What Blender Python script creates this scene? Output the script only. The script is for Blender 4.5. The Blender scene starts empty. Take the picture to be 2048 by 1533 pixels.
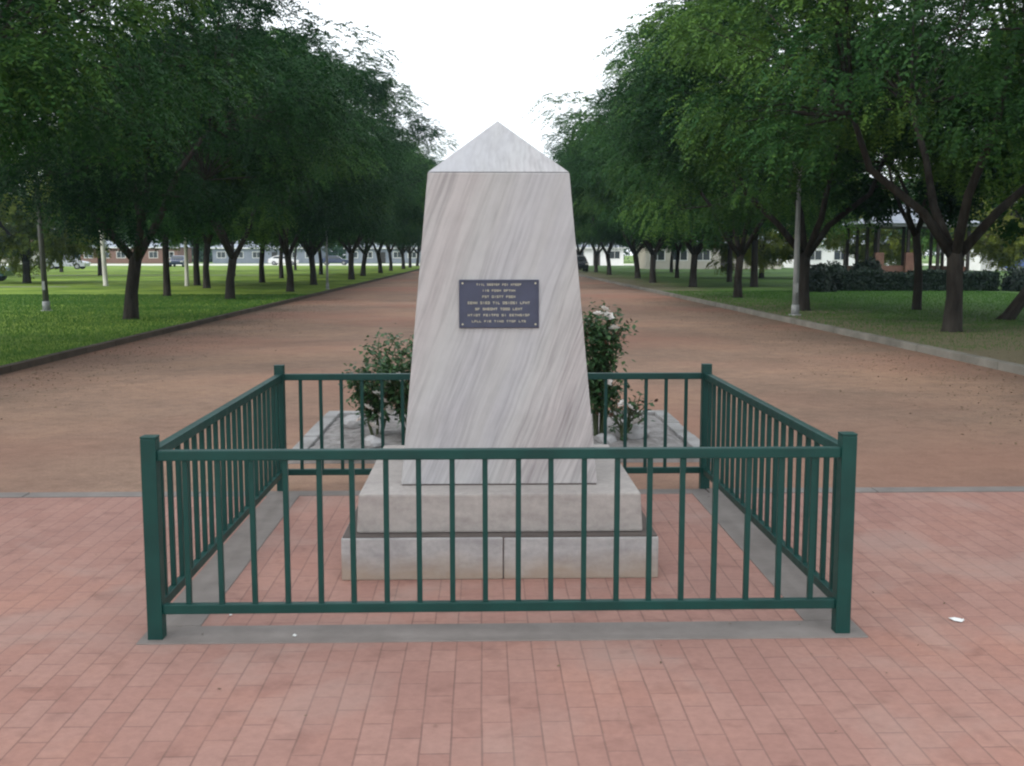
import bpy, bmesh, math, random
import numpy as np
from mathutils import Vector, Matrix, Euler

S = bpy.context.scene
COL = S.collection
R = math.radians
PI = math.pi

# ---------------------------------------------------------------- camera
cd = bpy.data.cameras.new("camera"); cam = bpy.data.objects.new("camera", cd); COL.objects.link(cam)
cam.location = (0, 0, 1.677)
cam.rotation_euler = (PI/2 - 0.11762, 0, -0.02719)
cd.sensor_width = 36; cd.lens = 38.3
cd.clip_start = 0.05; cd.clip_end = 3000
S.camera = cam

# ---------------------------------------------------------------- sky, sun, exposure
SUN_EL, SUN_AZ = R(34), R(-118)      # azimuth measured from +Y towards +X
w = bpy.data.worlds.new("World"); S.world = w; w.use_nodes = True
nt = w.node_tree; nt.nodes.clear()
out = nt.nodes.new("ShaderNodeOutputWorld"); bg = nt.nodes.new("ShaderNodeBackground")
sky = nt.nodes.new("ShaderNodeTexSky"); sky.sky_type = 'NISHITA'; sky.sun_disc = False
sky.sun_elevation = SUN_EL; sky.sun_rotation = SUN_AZ; sky.air_density = 1.6; sky.dust_density = 4.0
hs = nt.nodes.new("ShaderNodeHueSaturation"); hs.inputs['Saturation'].default_value = 0.42
nt.links.new(sky.outputs[0], hs.inputs['Color'])
# high thin cloud covering most of the sky
wc = nt.nodes.new("ShaderNodeTexCoord"); wn = nt.nodes.new("ShaderNodeTexNoise"); wn.inputs['Scale'].default_value = 1.8; wn.inputs['Detail'].default_value = 5
nt.links.new(wc.outputs['Generated'], wn.inputs['Vector'])
wr = nt.nodes.new("ShaderNodeMapRange"); wr.inputs[1].default_value = .3; wr.inputs[2].default_value = .65; wr.inputs[3].default_value = .72; wr.inputs[4].default_value = .95
nt.links.new(wn.outputs[0], wr.inputs[0])
wm = nt.nodes.new("ShaderNodeMix"); wm.data_type = 'RGBA'; wm.inputs[7].default_value = (8.6, 9.1, 9.7, 1)
nt.links.new(wr.outputs[0], wm.inputs[0]); nt.links.new(hs.outputs[0], wm.inputs[6]); nt.links.new(wm.outputs[2], bg.inputs['Color'])
bg.inputs['Strength'].default_value = 0.15
nt.links.new(bg.outputs[0], out.inputs['Surface'])
sd = bpy.data.lights.new("sun", 'SUN'); sun = bpy.data.objects.new("sun", sd); COL.objects.link(sun)
sd.energy = 1.3; sd.angle = R(12); sd.color = (1.0, 0.95, 0.88)
sdir = Vector((math.sin(SUN_AZ)*math.cos(SUN_EL), math.cos(SUN_AZ)*math.cos(SUN_EL), math.sin(SUN_EL)))
sun.rotation_euler = sdir.to_track_quat('Z', 'Y').to_euler(); sun.location = sdir*60
S.view_settings.view_transform = 'Standard'; S.view_settings.look = 'None'
S.view_settings.exposure = 0.38; S.view_settings.gamma = 1.0

S.cycles.pixel_filter_type = 'BLACKMAN_HARRIS'; S.cycles.filter_width = 2.2
S.cycles.max_bounces = 6; S.cycles.transparent_max_bounces = 8; S.cycles.diffuse_bounces = 3

# ---------------------------------------------------------------- helpers
def tag(o, label=None, cat=None, group=None, kind=None):
    if label: o['label'] = label
    if cat: o['category'] = cat
    if group: o['group'] = group
    if kind: o['kind'] = kind
    return o

def empty(name, loc=(0,0,0), rz=0.0):
    o = bpy.data.objects.new(name, None); COL.objects.link(o)
    o.location = loc; o.rotation_euler = (0,0,rz); o.empty_display_size = .2
    return o

def copy_tree(o, parent=None):
    c = o.copy(); COL.objects.link(c)
    if parent is not None: c.parent = parent
    for ch in list(o.children): copy_tree(ch, c)
    return c

def link_mesh(name, me, mats, parent=None, loc=None):
    o = bpy.data.objects.new(name, me); COL.objects.link(o)
    if not isinstance(mats, (list, tuple)): mats = [mats]
    for m in mats:
        if m.name not in [x.name for x in me.materials]: me.materials.append(m)
    if parent is not None: o.parent = parent
    if loc: o.location = loc
    return o

class MB:
    def __init__(self): self.bm = bmesh.new()
    def box(self, x0, x1, y0, y1, z0, z1, bev=0.0, mi=0):
        r = bmesh.ops.create_cube(self.bm, size=1.0)
        for v in r['verts']:
            v.co = Vector(((x0+x1)/2 + v.co.x*(x1-x0), (y0+y1)/2 + v.co.y*(y1-y0), (z0+z1)/2 + v.co.z*(z1-z0)))
        fs = {f for v in r['verts'] for f in v.link_faces}
        for f in fs: f.material_index = mi
        if bev > 0:
            es = {e for f in fs for e in f.edges}
            g = bmesh.ops.bevel(self.bm, geom=list(es), offset=bev, segments=2, affect='EDGES', profile=.6)
        return self
    def frustum(self, cx, cy, a0, b0, z0, a1, b1, z1, bev=0.0):
        bm = self.bm
        lo = [bm.verts.new((cx+sx*a0, cy+sy*b0, z0)) for sx, sy in ((-1,-1),(1,-1),(1,1),(-1,1))]
        if a1 <= 1e-5:
            t = bm.verts.new((cx, cy, z1)); fs = [bm.faces.new((lo[i], lo[(i+1)%4], t)) for i in range(4)]
        else:
            hi = [bm.verts.new((cx+sx*a1, cy+sy*b1, z1)) for sx, sy in ((-1,-1),(1,-1),(1,1),(-1,1))]
            fs = [bm.faces.new((lo[i], lo[(i+1)%4], hi[(i+1)%4], hi[i])) for i in range(4)]
            fs.append(bm.faces.new(hi))
        fs.append(bm.faces.new(lo[::-1]))
        if bev > 0:
            es = {e for f in fs for e in f.edges}
            bmesh.ops.bevel(bm, geom=list(es), offset=bev, segments=2, affect='EDGES', profile=.6)
        return self
    def tube(self, pts, rad, n=8, cap=True):
        bm = self.bm; pts = [Vector(p) for p in pts]
        if not isinstance(rad, (list, tuple)): rad = [rad]*len(pts)
        rings = []; up = None
        for i, p in enumerate(pts):
            t = (pts[min(i+1, len(pts)-1)] - pts[max(i-1, 0)]).normalized()
            if up is None: up = Vector((1,0,0)) if abs(t.x) < .8 else Vector((0,1,0))
            a = (up - t*up.dot(t)).normalized(); b = t.cross(a); up = a
            rings.append([bm.verts.new(p + (a*math.cos(2*PI*k/n) + b*math.sin(2*PI*k/n))*rad[i]) for k in range(n)])
        for i in range(len(rings)-1):
            for k in range(n):
                f = bm.faces.new((rings[i][k], rings[i][(k+1)%n], rings[i+1][(k+1)%n], rings[i+1][k])); f.smooth = True
        if cap:
            try: bm.faces.new(rings[0][::-1]); bm.faces.new(rings[-1])
            except ValueError: pass
        return self
    def prism(self, prof, x0, x1):
        """closed profile of (y, z) extruded along x"""
        bm = self.bm
        a = [bm.verts.new((x0, y, z)) for y, z in prof]; b = [bm.verts.new((x1, y, z)) for y, z in prof]
        n = len(prof)
        for i in range(n): bm.faces.new((a[i], a[(i+1)%n], b[(i+1)%n], b[i]))
        bm.faces.new(a[::-1]); bm.faces.new(b)
        return self
    def build(self, name, mat, parent=None, loc=None):
        bmesh.ops.recalc_face_normals(self.bm, faces=self.bm.faces)
        me = bpy.data.meshes.new(name); self.bm.to_mesh(me); self.bm.free()
        return link_mesh(name, me, mat, parent, loc)

def quads_mesh(name, V, tint=None, k=4):
    """V: (n, k, 3) array -> mesh of n k-gons; tint: (n,) attribute"""
    n = V.shape[0]
    me = bpy.data.meshes.new(name)
    me.vertices.add(n*k); me.vertices.foreach_set('co', V.reshape(-1).astype(np.float32))
    me.loops.add(n*k); me.loops.foreach_set('vertex_index', np.arange(n*k, dtype=np.int32))
    me.polygons.add(n); me.polygons.foreach_set('loop_start', (np.arange(n)*k).astype(np.int32))
    me.polygons.foreach_set('loop_total', np.full(n, k, dtype=np.int32))
    me.update(calc_edges=True)
    if tint is not None:
        at = me.attributes.new('tint', 'FLOAT', 'POINT')
        at.data.foreach_set('value', np.repeat(tint, k).astype(np.float32))
    return me

# ---------------------------------------------------------------- materials
def mat(name):
    m = bpy.data.materials.new(name); m.use_nodes = True
    return m, m.node_tree.nodes, m.node_tree.links, m.node_tree.nodes['Principled BSDF']

def N(ns, t, **kw):
    n = ns.new(t)
    for k, v in kw.items():
        if k in n.inputs.keys(): n.inputs[k].default_value = v
        else: setattr(n, k, v)
    return n

def ramp(ns, stops):
    r = ns.new('ShaderNodeValToRGB')
    while len(r.color_ramp.elements) < len(stops): r.color_ramp.elements.new(.5)
    for e, (p, c) in zip(r.color_ramp.elements, stops):
        e.position = p; e.color = (*c, 1) if len(c) == 3 else c
    return r

def coords(ns, ls, scale=(1,1,1), rot=(0,0,0), src='Object', loc=(0,0,0)):
    tc = ns.new('ShaderNodeTexCoord'); mp = ns.new('ShaderNodeMapping')
    mp.inputs['Scale'].default_value = scale; mp.inputs['Rotation'].default_value = rot; mp.inputs['Location'].default_value = loc
    ls.new(tc.outputs[src], mp.inputs['Vector']); return mp.outputs[0]

def mixc(ns, ls, a, b, f, mode='MIX'):
    m = ns.new('ShaderNodeMix'); m.data_type = 'RGBA'; m.blend_type = mode
    for sock, v in ((m.inputs[6], a), (m.inputs[7], b), (m.inputs[0], f)):
        if hasattr(v, 'links') or hasattr(v, 'is_output'): ls.new(v, sock)
        elif isinstance(v, (int, float)): sock.default_value = v
        else: sock.default_value = (*v, 1)
    return m.outputs[2]

def noise_mat(name, stops, scale=5, detail=6, rough=.85, bump=.2, bscale=None, aniso=(1,1,1), bdist=.01, spec=.3, src='Object', dist=0.0):
    m, ns, ls, b = mat(name)
    v = coords(ns, ls, aniso, src=src)
    n = N(ns, 'ShaderNodeTexNoise', Scale=scale, Detail=detail, Roughness=.62, Distortion=dist); ls.new(v, n.inputs['Vector'])
    r = ramp(ns, stops); ls.new(n.outputs[0], r.inputs[0]); ls.new(r.outputs[0], b.inputs['Base Color'])
    b.inputs['Roughness'].default_value = rough; b.inputs['Specular IOR Level'].default_value = spec
    if bump:
        n2 = N(ns, 'ShaderNodeTexNoise', Scale=bscale or scale*6, Detail=5); ls.new(v, n2.inputs['Vector'])
        bp = N(ns, 'ShaderNodeBump', Strength=bump, Distance=bdist); ls.new(n2.outputs[0], bp.inputs['Height'])
        ls.new(bp.outputs[0], b.inputs['Normal'])
    return m

def leaf_mat(name, dark, mid, light, trans=.3, rough=.55, spec=.25):
    m, ns, ls, b = mat(name)
    at = N(ns, 'ShaderNodeAttribute', attribute_name='tint')
    oi = ns.new('ShaderNodeObjectInfo')
    ad = N(ns, 'ShaderNodeMath', operation='MULTIPLY_ADD'); ls.new(oi.outputs['Random'], ad.inputs[0]); ad.inputs[1].default_value = .34
    sb = N(ns, 'ShaderNodeMath', operation='SUBTRACT'); ls.new(at.outputs['Fac'], sb.inputs[0]); sb.inputs[1].default_value = .17
    ls.new(sb.outputs[0], ad.inputs[2])
    r = ramp(ns, [(0.0, dark), (.5, mid), (1.0, light)]); ls.new(ad.outputs[0], r.inputs[0])
    ls.new(r.outputs[0], b.inputs['Base Color']); b.inputs['Roughness'].default_value = rough
    b.inputs['Specular IOR Level'].default_value = spec
    tr = ns.new('ShaderNodeBsdfTranslucent'); ls.new(r.outputs[0], tr.inputs['Color'])
    mx = ns.new('ShaderNodeMixShader'); mx.inputs[0].default_value = trans
    ls.new(b.outputs[0], mx.inputs[1]); ls.new(tr.outputs[0], mx.inputs[2])
    ls.new(mx.outputs[0], ns['Material Output'].inputs['Surface'])
    return m

def plain(name, c, rough=.6, spec=.4, metal=0.0, var=.12, scale=8):
    m, ns, ls, b = mat(name)
    v = coords(ns, ls)
    n = N(ns, 'ShaderNodeTexNoise', Scale=scale, Detail=4); ls.new(v, n.inputs['Vector'])
    r = ramp(ns, [(.3, tuple(x*(1-var) for x in c)), (.7, tuple(min(1, x*(1+var)) for x in c))])
    ls.new(n.outputs[0], r.inputs[0]); ls.new(r.outputs[0], b.inputs['Base Color'])
    b.inputs['Roughness'].default_value = rough; b.inputs['Specular IOR Level'].default_value = spec; b.inputs['Metallic'].default_value = metal
    return m

M = {}
# brick paving laid with the long side running away from the camera
def brick_mat():
    m, ns, ls, b = mat('brick paving')
    tc = ns.new('ShaderNodeTexCoord')
    # slight wobble so courses are not ruler straight
    nw = N(ns, 'ShaderNodeTexNoise', Scale=1.6, Detail=3); ls.new(tc.outputs['Object'], nw.inputs['Vector'])
    vs = N(ns, 'ShaderNodeVectorMath', operation='MULTIPLY_ADD'); ls.new(nw.outputs['Color'], vs.inputs[0])
    vs.inputs[1].default_value = (.014,.014,0); ls.new(tc.outputs['Object'], vs.inputs[2])
    mp = ns.new('ShaderNodeMapping'); mp.inputs['Rotation'].default_value = (0,0,PI/2); ls.new(vs.outputs[0], mp.inputs['Vector'])
    def bt(c1, c2, mortar, msize):
        t = ns.new('ShaderNodeTexBrick'); t.offset = .5; t.squash = 1
        t.inputs['Color1'].default_value = (*c1,1); t.inputs['Color2'].default_value = (*c2,1); t.inputs['Mortar'].default_value = (*mortar,1)
        t.inputs['Scale'].default_value = 1; t.inputs['Mortar Size'].default_value = msize; t.inputs['Mortar Smooth'].default_value = .35
        t.inputs['Brick Width'].default_value = .243; t.inputs['Row Height'].default_value = .107; t.inputs['Bias'].default_value = -.1
        ls.new(mp.outputs[0], t.inputs['Vector']); return t
    t1 = bt((.365,.195,.158), (.41,.235,.192), (.25,.142,.118), .0044)
    n1 = N(ns, 'ShaderNodeTexNoise', Scale=.7, Detail=6, Roughness=.65); ls.new(tc.outputs['Object'], n1.inputs['Vector'])
    r1 = ramp(ns, [(.3, (.84,.84,.86)), (.52, (1,1,1)), (.72, (1.12,1.05,.98))]); ls.new(n1.outputs[0], r1.inputs[0])
    # joints filled and bricks worn alike in drifting patches
    nf = N(ns, 'ShaderNodeTexNoise', Scale=2.4, Detail=5, Roughness=.7); ls.new(tc.outputs['Object'], nf.inputs['Vector'])
    rf = ramp(ns, [(.35, (.0,.0,.0)), (.7, (.5,.5,.5))]); ls.new(nf.outputs[0], rf.inputs[0])
    c = mixc(ns, ls, t1.outputs['Color'], (.392,.216,.174), rf.outputs[0])
    c = mixc(ns, ls, c, r1.outputs[0], 1.0, 'MULTIPLY')
    n2 = N(ns, 'ShaderNodeTexNoise', Scale=26, Detail=6, Roughness=.7); ls.new(tc.outputs['Object'], n2.inputs['Vector'])
    r2 = ramp(ns, [(.32, (.86,.85,.84)), (.65, (1.07,1.06,1.06))]); ls.new(n2.outputs[0], r2.inputs[0])
    c = mixc(ns, ls, c, r2.outputs[0], .8, 'MULTIPLY')
    # greyish dusty patches and a few darker stains
    n3 = N(ns, 'ShaderNodeTexNoise', Scale=1.3, Detail=4, Distortion=.6); ls.new(tc.outputs['Object'], n3.inputs['Vector'])
    r3 = ramp(ns, [(.52, (0,0,0)), (.75, (.42,.42,.42))]); ls.new(n3.outputs[0], r3.inputs[0])
    c = mixc(ns, ls, c, (.40,.33,.29), r3.outputs[0])
    n4 = N(ns, 'ShaderNodeTexNoise', Scale=5.5, Detail=3, Distortion=.4); ls.new(tc.outputs['Object'], n4.inputs['Vector'])
    r4 = ramp(ns, [(.56, (1,1,1)), (.78, (.74,.72,.72))]); ls.new(n4.outputs[0], r4.inputs[0])
    c = mixc(ns, ls, c, r4.outputs[0], 1.0, 'MULTIPLY')
    ls.new(c, b.inputs['Base Color']); b.inputs['Roughness'].default_value = .82; b.inputs['Specular IOR Level'].default_value = .35
    bp = N(ns, 'ShaderNodeBump', Strength=.35, Distance=.003); ls.new(t1.outputs['Fac'], bp.inputs['Height']); bp.invert = True
    b2 = N(ns, 'ShaderNodeBump', Strength=.3, Distance=.004); ls.new(n2.outputs[0], b2.inputs['Height']); ls.new(bp.outputs[0], b2.inputs['Normal'])
    ls.new(b2.outputs[0], b.inputs['Normal'])
    return m
M['brick'] = brick_mat()

def path_mat():
    m, ns, ls, b = mat('red gravel path')
    tc = ns.new('ShaderNodeTexCoord'); O = tc.outputs['Object']
    n1 = N(ns, 'ShaderNodeTexNoise', Scale=.22, Detail=8, Roughness=.62, Distortion=.5); ls.new(O, n1.inputs['Vector'])
    r1 = ramp(ns, [(.34, (.25,.172,.130)), (.5, (.31,.208,.155)), (.66, (.37,.238,.168))]); ls.new(n1.outputs[0], r1.inputs[0])
    n9 = N(ns, 'ShaderNodeTexNoise', Scale=5.5, Detail=8, Roughness=.75); ls.new(O, n9.inputs['Vector'])
    r9 = ramp(ns, [(.35, (.84,.83,.82)), (.5, (1,1,1)), (.66, (1.14,1.12,1.1))]); ls.new(n9.outputs[0], r9.inputs[0])
    # drag marks
    mp = ns.new('ShaderNodeMapping'); mp.inputs['Scale'].default_value = (.75, 1.0, 1); ls.new(O, mp.inputs['Vector'])
    n2 = N(ns, 'ShaderNodeTexNoise', Scale=1.5, Detail=7, Roughness=.65); ls.new(mp.outputs[0], n2.inputs['Vector'])
    r2 = ramp(ns, [(.33, (.80,.79,.79)), (.62, (1.1,1.07,1.04))]); ls.new(n2.outputs[0], r2.inputs[0])
    c = mixc(ns, ls, r1.outputs[0], r2.outputs[0], .55, 'MULTIPLY'); c = mixc(ns, ls, c, r9.outputs[0], 1.0, 'MULTIPLY')
    n3 = N(ns, 'ShaderNodeTexNoise', Scale=45, Detail=5, Roughness=.75); ls.new(O, n3.inputs['Vector'])
    r3 = ramp(ns, [(.3, (.72,.72,.72)), (.7, (1.2,1.2,1.2))]); ls.new(n3.outputs[0], r3.inputs[0])
    c = mixc(ns, ls, c, r3.outputs[0], .8, 'MULTIPLY')
    # leaf mould blown up against both kerbs (ragged)
    sx = ns.new('ShaderNodeSeparateXYZ'); ls.new(O, sx.inputs[0])
    s1 = N(ns, 'ShaderNodeMath', operation='SUBTRACT'); ls.new(sx.outputs[0], s1.inputs[0]); s1.inputs[1].default_value = .4
    ab = N(ns, 'ShaderNodeMath', operation='ABSOLUTE'); ls.new(s1.outputs[0], ab.inputs[0])
    n4 = N(ns, 'ShaderNodeTexNoise', Scale=.5, Detail=6, Roughness=.7); ls.new(O, n4.inputs['Vector'])
    ml = N(ns, 'ShaderNodeMath', operation='MULTIPLY_ADD'); ls.new(n4.outputs[0], ml.inputs[0]); ml.inputs[1].default_value = 3.6; ls.new(ab.outputs[0], ml.inputs[2])
    mr = N(ns, 'ShaderNodeMapRange'); ls.new(ml.outputs[0], mr.inputs[0])
    mr.inputs[1].default_value = 7.2; mr.inputs[2].default_value = 9.2; mr.inputs[4].default_value = .8
    c = mixc(ns, ls, c, (.125,.095,.075), mr.outputs[0])
    n5 = N(ns, 'ShaderNodeTexNoise', Scale=.13, Detail=3); ls.new(O, n5.inputs['Vector'])
    r5 = ramp(ns, [(.44, (0,0,0)), (.64, (.6,.6,.6))]); ls.new(n5.outputs[0], r5.inputs[0])
    c = mixc(ns, ls, c, (.36,.175,.125), r5.outputs[0])
    ls.new(c, b.inputs['Base Color']); b.inputs['Roughness'].default_value = .95; b.inputs['Specular IOR Level'].default_value = .15
    bp = N(ns, 'ShaderNodeBump', Strength=.5, Distance=.012); ls.new(n3.outputs[0], bp.inputs['Height']); ls.new(bp.outputs[0], b.inputs['Normal'])
    return m
M['path'] = path_mat()

def grass_mat(name, a, b_, dirt, dirt_amt, edge=None):
    m, ns, ls, b = mat(name)
    tc = ns.new('ShaderNodeTexCoord'); O = tc.outputs['Object']
    n1 = N(ns, 'ShaderNodeTexNoise', Scale=.25, Detail=8, Roughness=.7); ls.new(O, n1.inputs['Vector'])
    r1 = ramp(ns, [(.36, a), (.62, b_)]); ls.new(n1.outputs[0], r1.inputs[0])
    n2 = N(ns, 'ShaderNodeTexNoise', Scale=14, Detail=6, Roughness=.75); ls.new(O, n2.inputs['Vector'])
    r2 = ramp(ns, [(.3, (.6,.6,.55)), (.7, (1.3,1.3,1.2))]); ls.new(n2.outputs[0], r2.inputs[0])
    c = mixc(ns, ls, r1.outputs[0], r2.outputs[0], .8, 'MULTIPLY')
    n3 = N(ns, 'ShaderNodeTexNoise', Scale=.6, Detail=6, Roughness=.7); ls.new(O, n3.inputs['Vector'])
    if edge:
        sx = ns.new('ShaderNodeSeparateXYZ'); ls.new(O, sx.inputs[0])
        # worn ground beside the kerb and close to the plaza: amount falls with x and y
        ax = N(ns, 'ShaderNodeMapRange'); ls.new(sx.outputs[0], ax.inputs[0]); ax.inputs[1].default_value = edge[1]; ax.inputs[2].default_value = edge[0]; ax.inputs[4].default_value = .42
        ay = N(ns, 'ShaderNodeMapRange'); ls.new(sx.outputs[1], ay.inputs[0]); ay.inputs[1].default_value = 30; ay.inputs[2].default_value = 20; ay.inputs[4].default_value = .42
        mxx = N(ns, 'ShaderNodeMath', operation='MAXIMUM'); ls.new(ax.outputs[0], mxx.inputs[0]); ls.new(ay.outputs[0], mxx.inputs[1])
        ad = N(ns, 'ShaderNodeMath', operation='ADD'); ls.new(n3.outputs[0], ad.inputs[0]); ls.new(mxx.outputs[0], ad.inputs[1])
        f = ad.outputs[0]; lo, hi = .62, .86
    else:
        f = n3.outputs[0]; lo, hi = .58, .75
    mr = N(ns, 'ShaderNodeMapRange'); ls.new(f, mr.inputs[0]); mr.inputs[1].default_value = lo; mr.inputs[2].default_value = hi; mr.inputs[4].default_value = dirt_amt
    c = mixc(ns, ls, c, dirt, mr.outputs[0])
    ls.new(c, b.inputs['Base Color']); b.inputs['Roughness'].default_value = .9; b.inputs['Specular IOR Level'].default_value = .1
    bp = N(ns, 'ShaderNodeBump', Strength=.8, Distance=.03); ls.new(n2.outputs[0], bp.inputs['Height']); ls.new(bp.outputs[0], b.inputs['Normal'])
    return m
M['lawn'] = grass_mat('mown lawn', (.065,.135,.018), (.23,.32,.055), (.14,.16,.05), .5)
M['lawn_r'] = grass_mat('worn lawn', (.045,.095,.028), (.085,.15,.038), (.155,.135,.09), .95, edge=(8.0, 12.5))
M['terrain'] = grass_mat('distant turf', (.10,.18,.04), (.18,.26,.07), (.20,.19,.10), .5)

def marble(name, rotdeg, base, vein, strength, scale, wavy=.05):
    m, ns, ls, b = mat(name)
    tc = ns.new('ShaderNodeTexCoord')
    # bend the veins: shift x by a slow function of height
    nz = N(ns, 'ShaderNodeTexNoise', Scale=1.1, Detail=2); ls.new(tc.outputs['Object'], nz.inputs['Vector'])
    vm = N(ns, 'ShaderNodeVectorMath', operation='MULTIPLY_ADD'); ls.new(nz.outputs['Color'], vm.inputs[0]); vm.inputs[1].default_value = (wavy*4, 0, 0); ls.new(tc.outputs['Object'], vm.inputs[2])
    mr = ns.new('ShaderNodeMapping'); mr.vector_type = 'POINT'; mr.inputs['Rotation'].default_value = (0, R(rotdeg), 0); ls.new(vm.outputs[0], mr.inputs['Vector'])
    mp = ns.new('ShaderNodeMapping'); mp.inputs['Scale'].default_value = (1, .25, .045); ls.new(mr.outputs[0], mp.inputs['Vector'])
    n1 = N(ns, 'ShaderNodeTexNoise', Scale=scale, Detail=3, Roughness=.6); ls.new(mp.outputs[0], n1.inputs['Vector'])
    n2 = N(ns, 'ShaderNodeTexNoise', Scale=scale*3.1, Detail=2, Roughness=.5); ls.new(mp.outputs[0], n2.inputs['Vector'])
    r1 = ramp(ns, [(.36, (0,0,0)), (.47, (.3,.3,.3)), (.54, (.95,.95,.95)), (.60, (.35,.35,.35)), (.72, (.05,.05,.05))]); ls.new(n1.outputs[0], r1.inputs[0])
    r2 = ramp(ns, [(.46, (0,0,0)), (.62, (1,1,1))]); ls.new(n2.outputs[0], r2.inputs[0])
    big = N(ns, 'ShaderNodeTexNoise', Scale=2.2, Detail=2); ls.new(mp.outputs[0], big.inputs['Vector'])
    rb = ramp(ns, [(.35, (.35,.35,.35)), (.6, (1,1,1))]); ls.new(big.outputs[0], rb.inputs[0])
    f = mixc(ns, ls, r1.outputs[0], r2.outputs[0], .45)
    f = mixc(ns, ls, f, rb.outputs[0], 1.0, 'MULTIPLY')
    sc = N(ns, 'ShaderNodeMath', operation='MULTIPLY'); ls.new(f, sc.inputs[0]); sc.inputs[1].default_value = strength
    c = mixc(ns, ls, base, vein, sc.outputs[0])
    # lilac / warm drifts
    n4 = N(ns, 'ShaderNodeTexNoise', Scale=3, Detail=3); ls.new(mp.outputs[0], n4.inputs['Vector'])
    r4 = ramp(ns, [(.35, (.985,.99,1.03)), (.5, (1,1,1)), (.65, (1.03,.985,.985))]); ls.new(n4.outputs[0], r4.inputs[0])
    c = mixc(ns, ls, c, r4.outputs[0], 1.0, 'MULTIPLY')
    n5 = N(ns, 'ShaderNodeTexNoise', Scale=9, Detail=7, Roughness=.7); ls.new(tc.outputs['Object'], n5.inputs['Vector'])
    r5 = ramp(ns, [(.3, (.93,.93,.93)), (.65, (1.02,1.02,1.02))]); ls.new(n5.outputs[0], r5.inputs[0])
    c = mixc(ns, ls, c, r5.outputs[0], 1.0, 'MULTIPLY')
    ls.new(c, b.inputs['Base Color']); b.inputs['Roughness'].default_value = .55; b.inputs['Specular IOR Level'].default_value = .35
    bp = N(ns, 'ShaderNodeBump', Strength=.15, Distance=.003); ls.new(n5.outputs[0], bp.inputs['Height']); ls.new(bp.outputs[0], b.inputs['Normal'])
    return m
M['marble'] = marble('veined marble', -20, (.52,.505,.495), (.295,.275,.275), 1.0, 17, .025)
M['marble_cap'] = marble('veined marble cap', -3, (.535,.525,.525), (.35,.33,.335), .8, 16, .03)

def plinth_mat(name, base, alt, stain, z_stain):
    m, ns, ls, b = mat(name)
    tc = ns.new('ShaderNodeTexCoord'); O = tc.outputs['Object']
    mp = ns.new('ShaderNodeMapping'); mp.inputs['Scale'].default_value = (1, 1, 3.5); ls.new(O, mp.inputs['Vector'])
    n1 = N(ns, 'ShaderNodeTexNoise', Scale=3.2, Detail=7, Roughness=.68, Distortion=.5); ls.new(mp.outputs[0], n1.inputs['Vector'])
    r1 = ramp(ns, [(.32, alt), (.62, base)]); ls.new(n1.outputs[0], r1.inputs[0])
    c = r1.outputs[0]
    n2 = N(ns, 'ShaderNodeTexNoise', Scale=30, Detail=5, Roughness=.7); ls.new(O, n2.inputs['Vector'])
    r2 = ramp(ns, [(.3, (.85,.85,.85)), (.7, (1.08,1.08,1.08))]); ls.new(n2.outputs[0], r2.inputs[0])
    c = mixc(ns, ls, c, r2.outputs[0], 1.0, 'MULTIPLY')
    if z_stain:
        sx = ns.new('ShaderNodeSeparateXYZ'); ls.new(O, sx.inputs[0])
        n3 = N(ns, 'ShaderNodeTexNoise', Scale=4.5, Detail=6); ls.new(O, n3.inputs['Vector'])
        ma = N(ns, 'ShaderNodeMath', operation='MULTIPLY_ADD'); ls.new(n3.outputs[0], ma.inputs[0]); ma.inputs[1].default_value = .17; ls.new(sx.outputs[2], ma.inputs[2])
        mr = N(ns, 'ShaderNodeMapRange'); ls.new(ma.outputs[0], mr.inputs[0]); mr.inputs[1].default_value = z_stain+.07; mr.inputs[2].default_value = z_stain-.05; mr.inputs[4].default_value = .72
        c = mixc(ns, ls, c, stain, mr.outputs[0])
    ls.new(c, b.inputs['Base Color']); b.inputs['Roughness'].default_value = .75; b.inputs['Specular IOR Level'].default_value = .3
    bp = N(ns, 'ShaderNodeBump', Strength=.35, Distance=.004); ls.new(n2.outputs[0], bp.inputs['Height']); ls.new(bp.outputs[0], b.inputs['Normal'])
    return m
M['plinth_lo'] = plinth_mat('weathered lower plinth', (.50,.485,.47), (.36,.345,.345), (.36,.27,.19), .16)
M['plinth_up'] = plinth_mat('weathered upper plinth', (.46,.42,.39), (.37,.33,.31), (.3,.2,.15), 0)
M['joint'] = plain('stone joint', (.13,.11,.10), .9, .1)

def paint_green():
    m, ns, ls, b = mat('green railing paint')
    v = coords(ns, ls)
    n = N(ns, 'ShaderNodeTexNoise', Scale=7, Detail=5); ls.new(v, n.inputs['Vector'])
    r = ramp(ns, [(.3, (.002,.040,.034)), (.7, (.003,.058,.048))]); ls.new(n.outputs[0], r.inputs[0]); ls.new(r.outputs[0], b.inputs['Base Color'])
    n2 = N(ns, 'ShaderNodeTexNoise', Scale=20, Detail=4); ls.new(v, n2.inputs['Vector'])
    rr = N(ns, 'ShaderNodeMapRange'); ls.new(n2.outputs[0], rr.inputs[0]); rr.inputs[3].default_value = .38; rr.inputs[4].default_value = .6
    ls.new(rr.outputs[0], b.inputs['Roughness'])
    b.inputs['Specular IOR Level'].default_value = .38
    return m
M['green'] = paint_green()
M['concrete'] = noise_mat('grey concrete edging', [(.3, (.195,.172,.158)), (.7, (.27,.24,.222))], scale=4, rough=.9, bump=.3, bscale=60, bdist=.004)
M['kerb_pale'] = noise_mat('pale concrete kerb', [(.3, (.11,.105,.09)), (.7, (.22,.21,.185))], scale=1.5, rough=.9, bump=.3, bscale=30)
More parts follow.
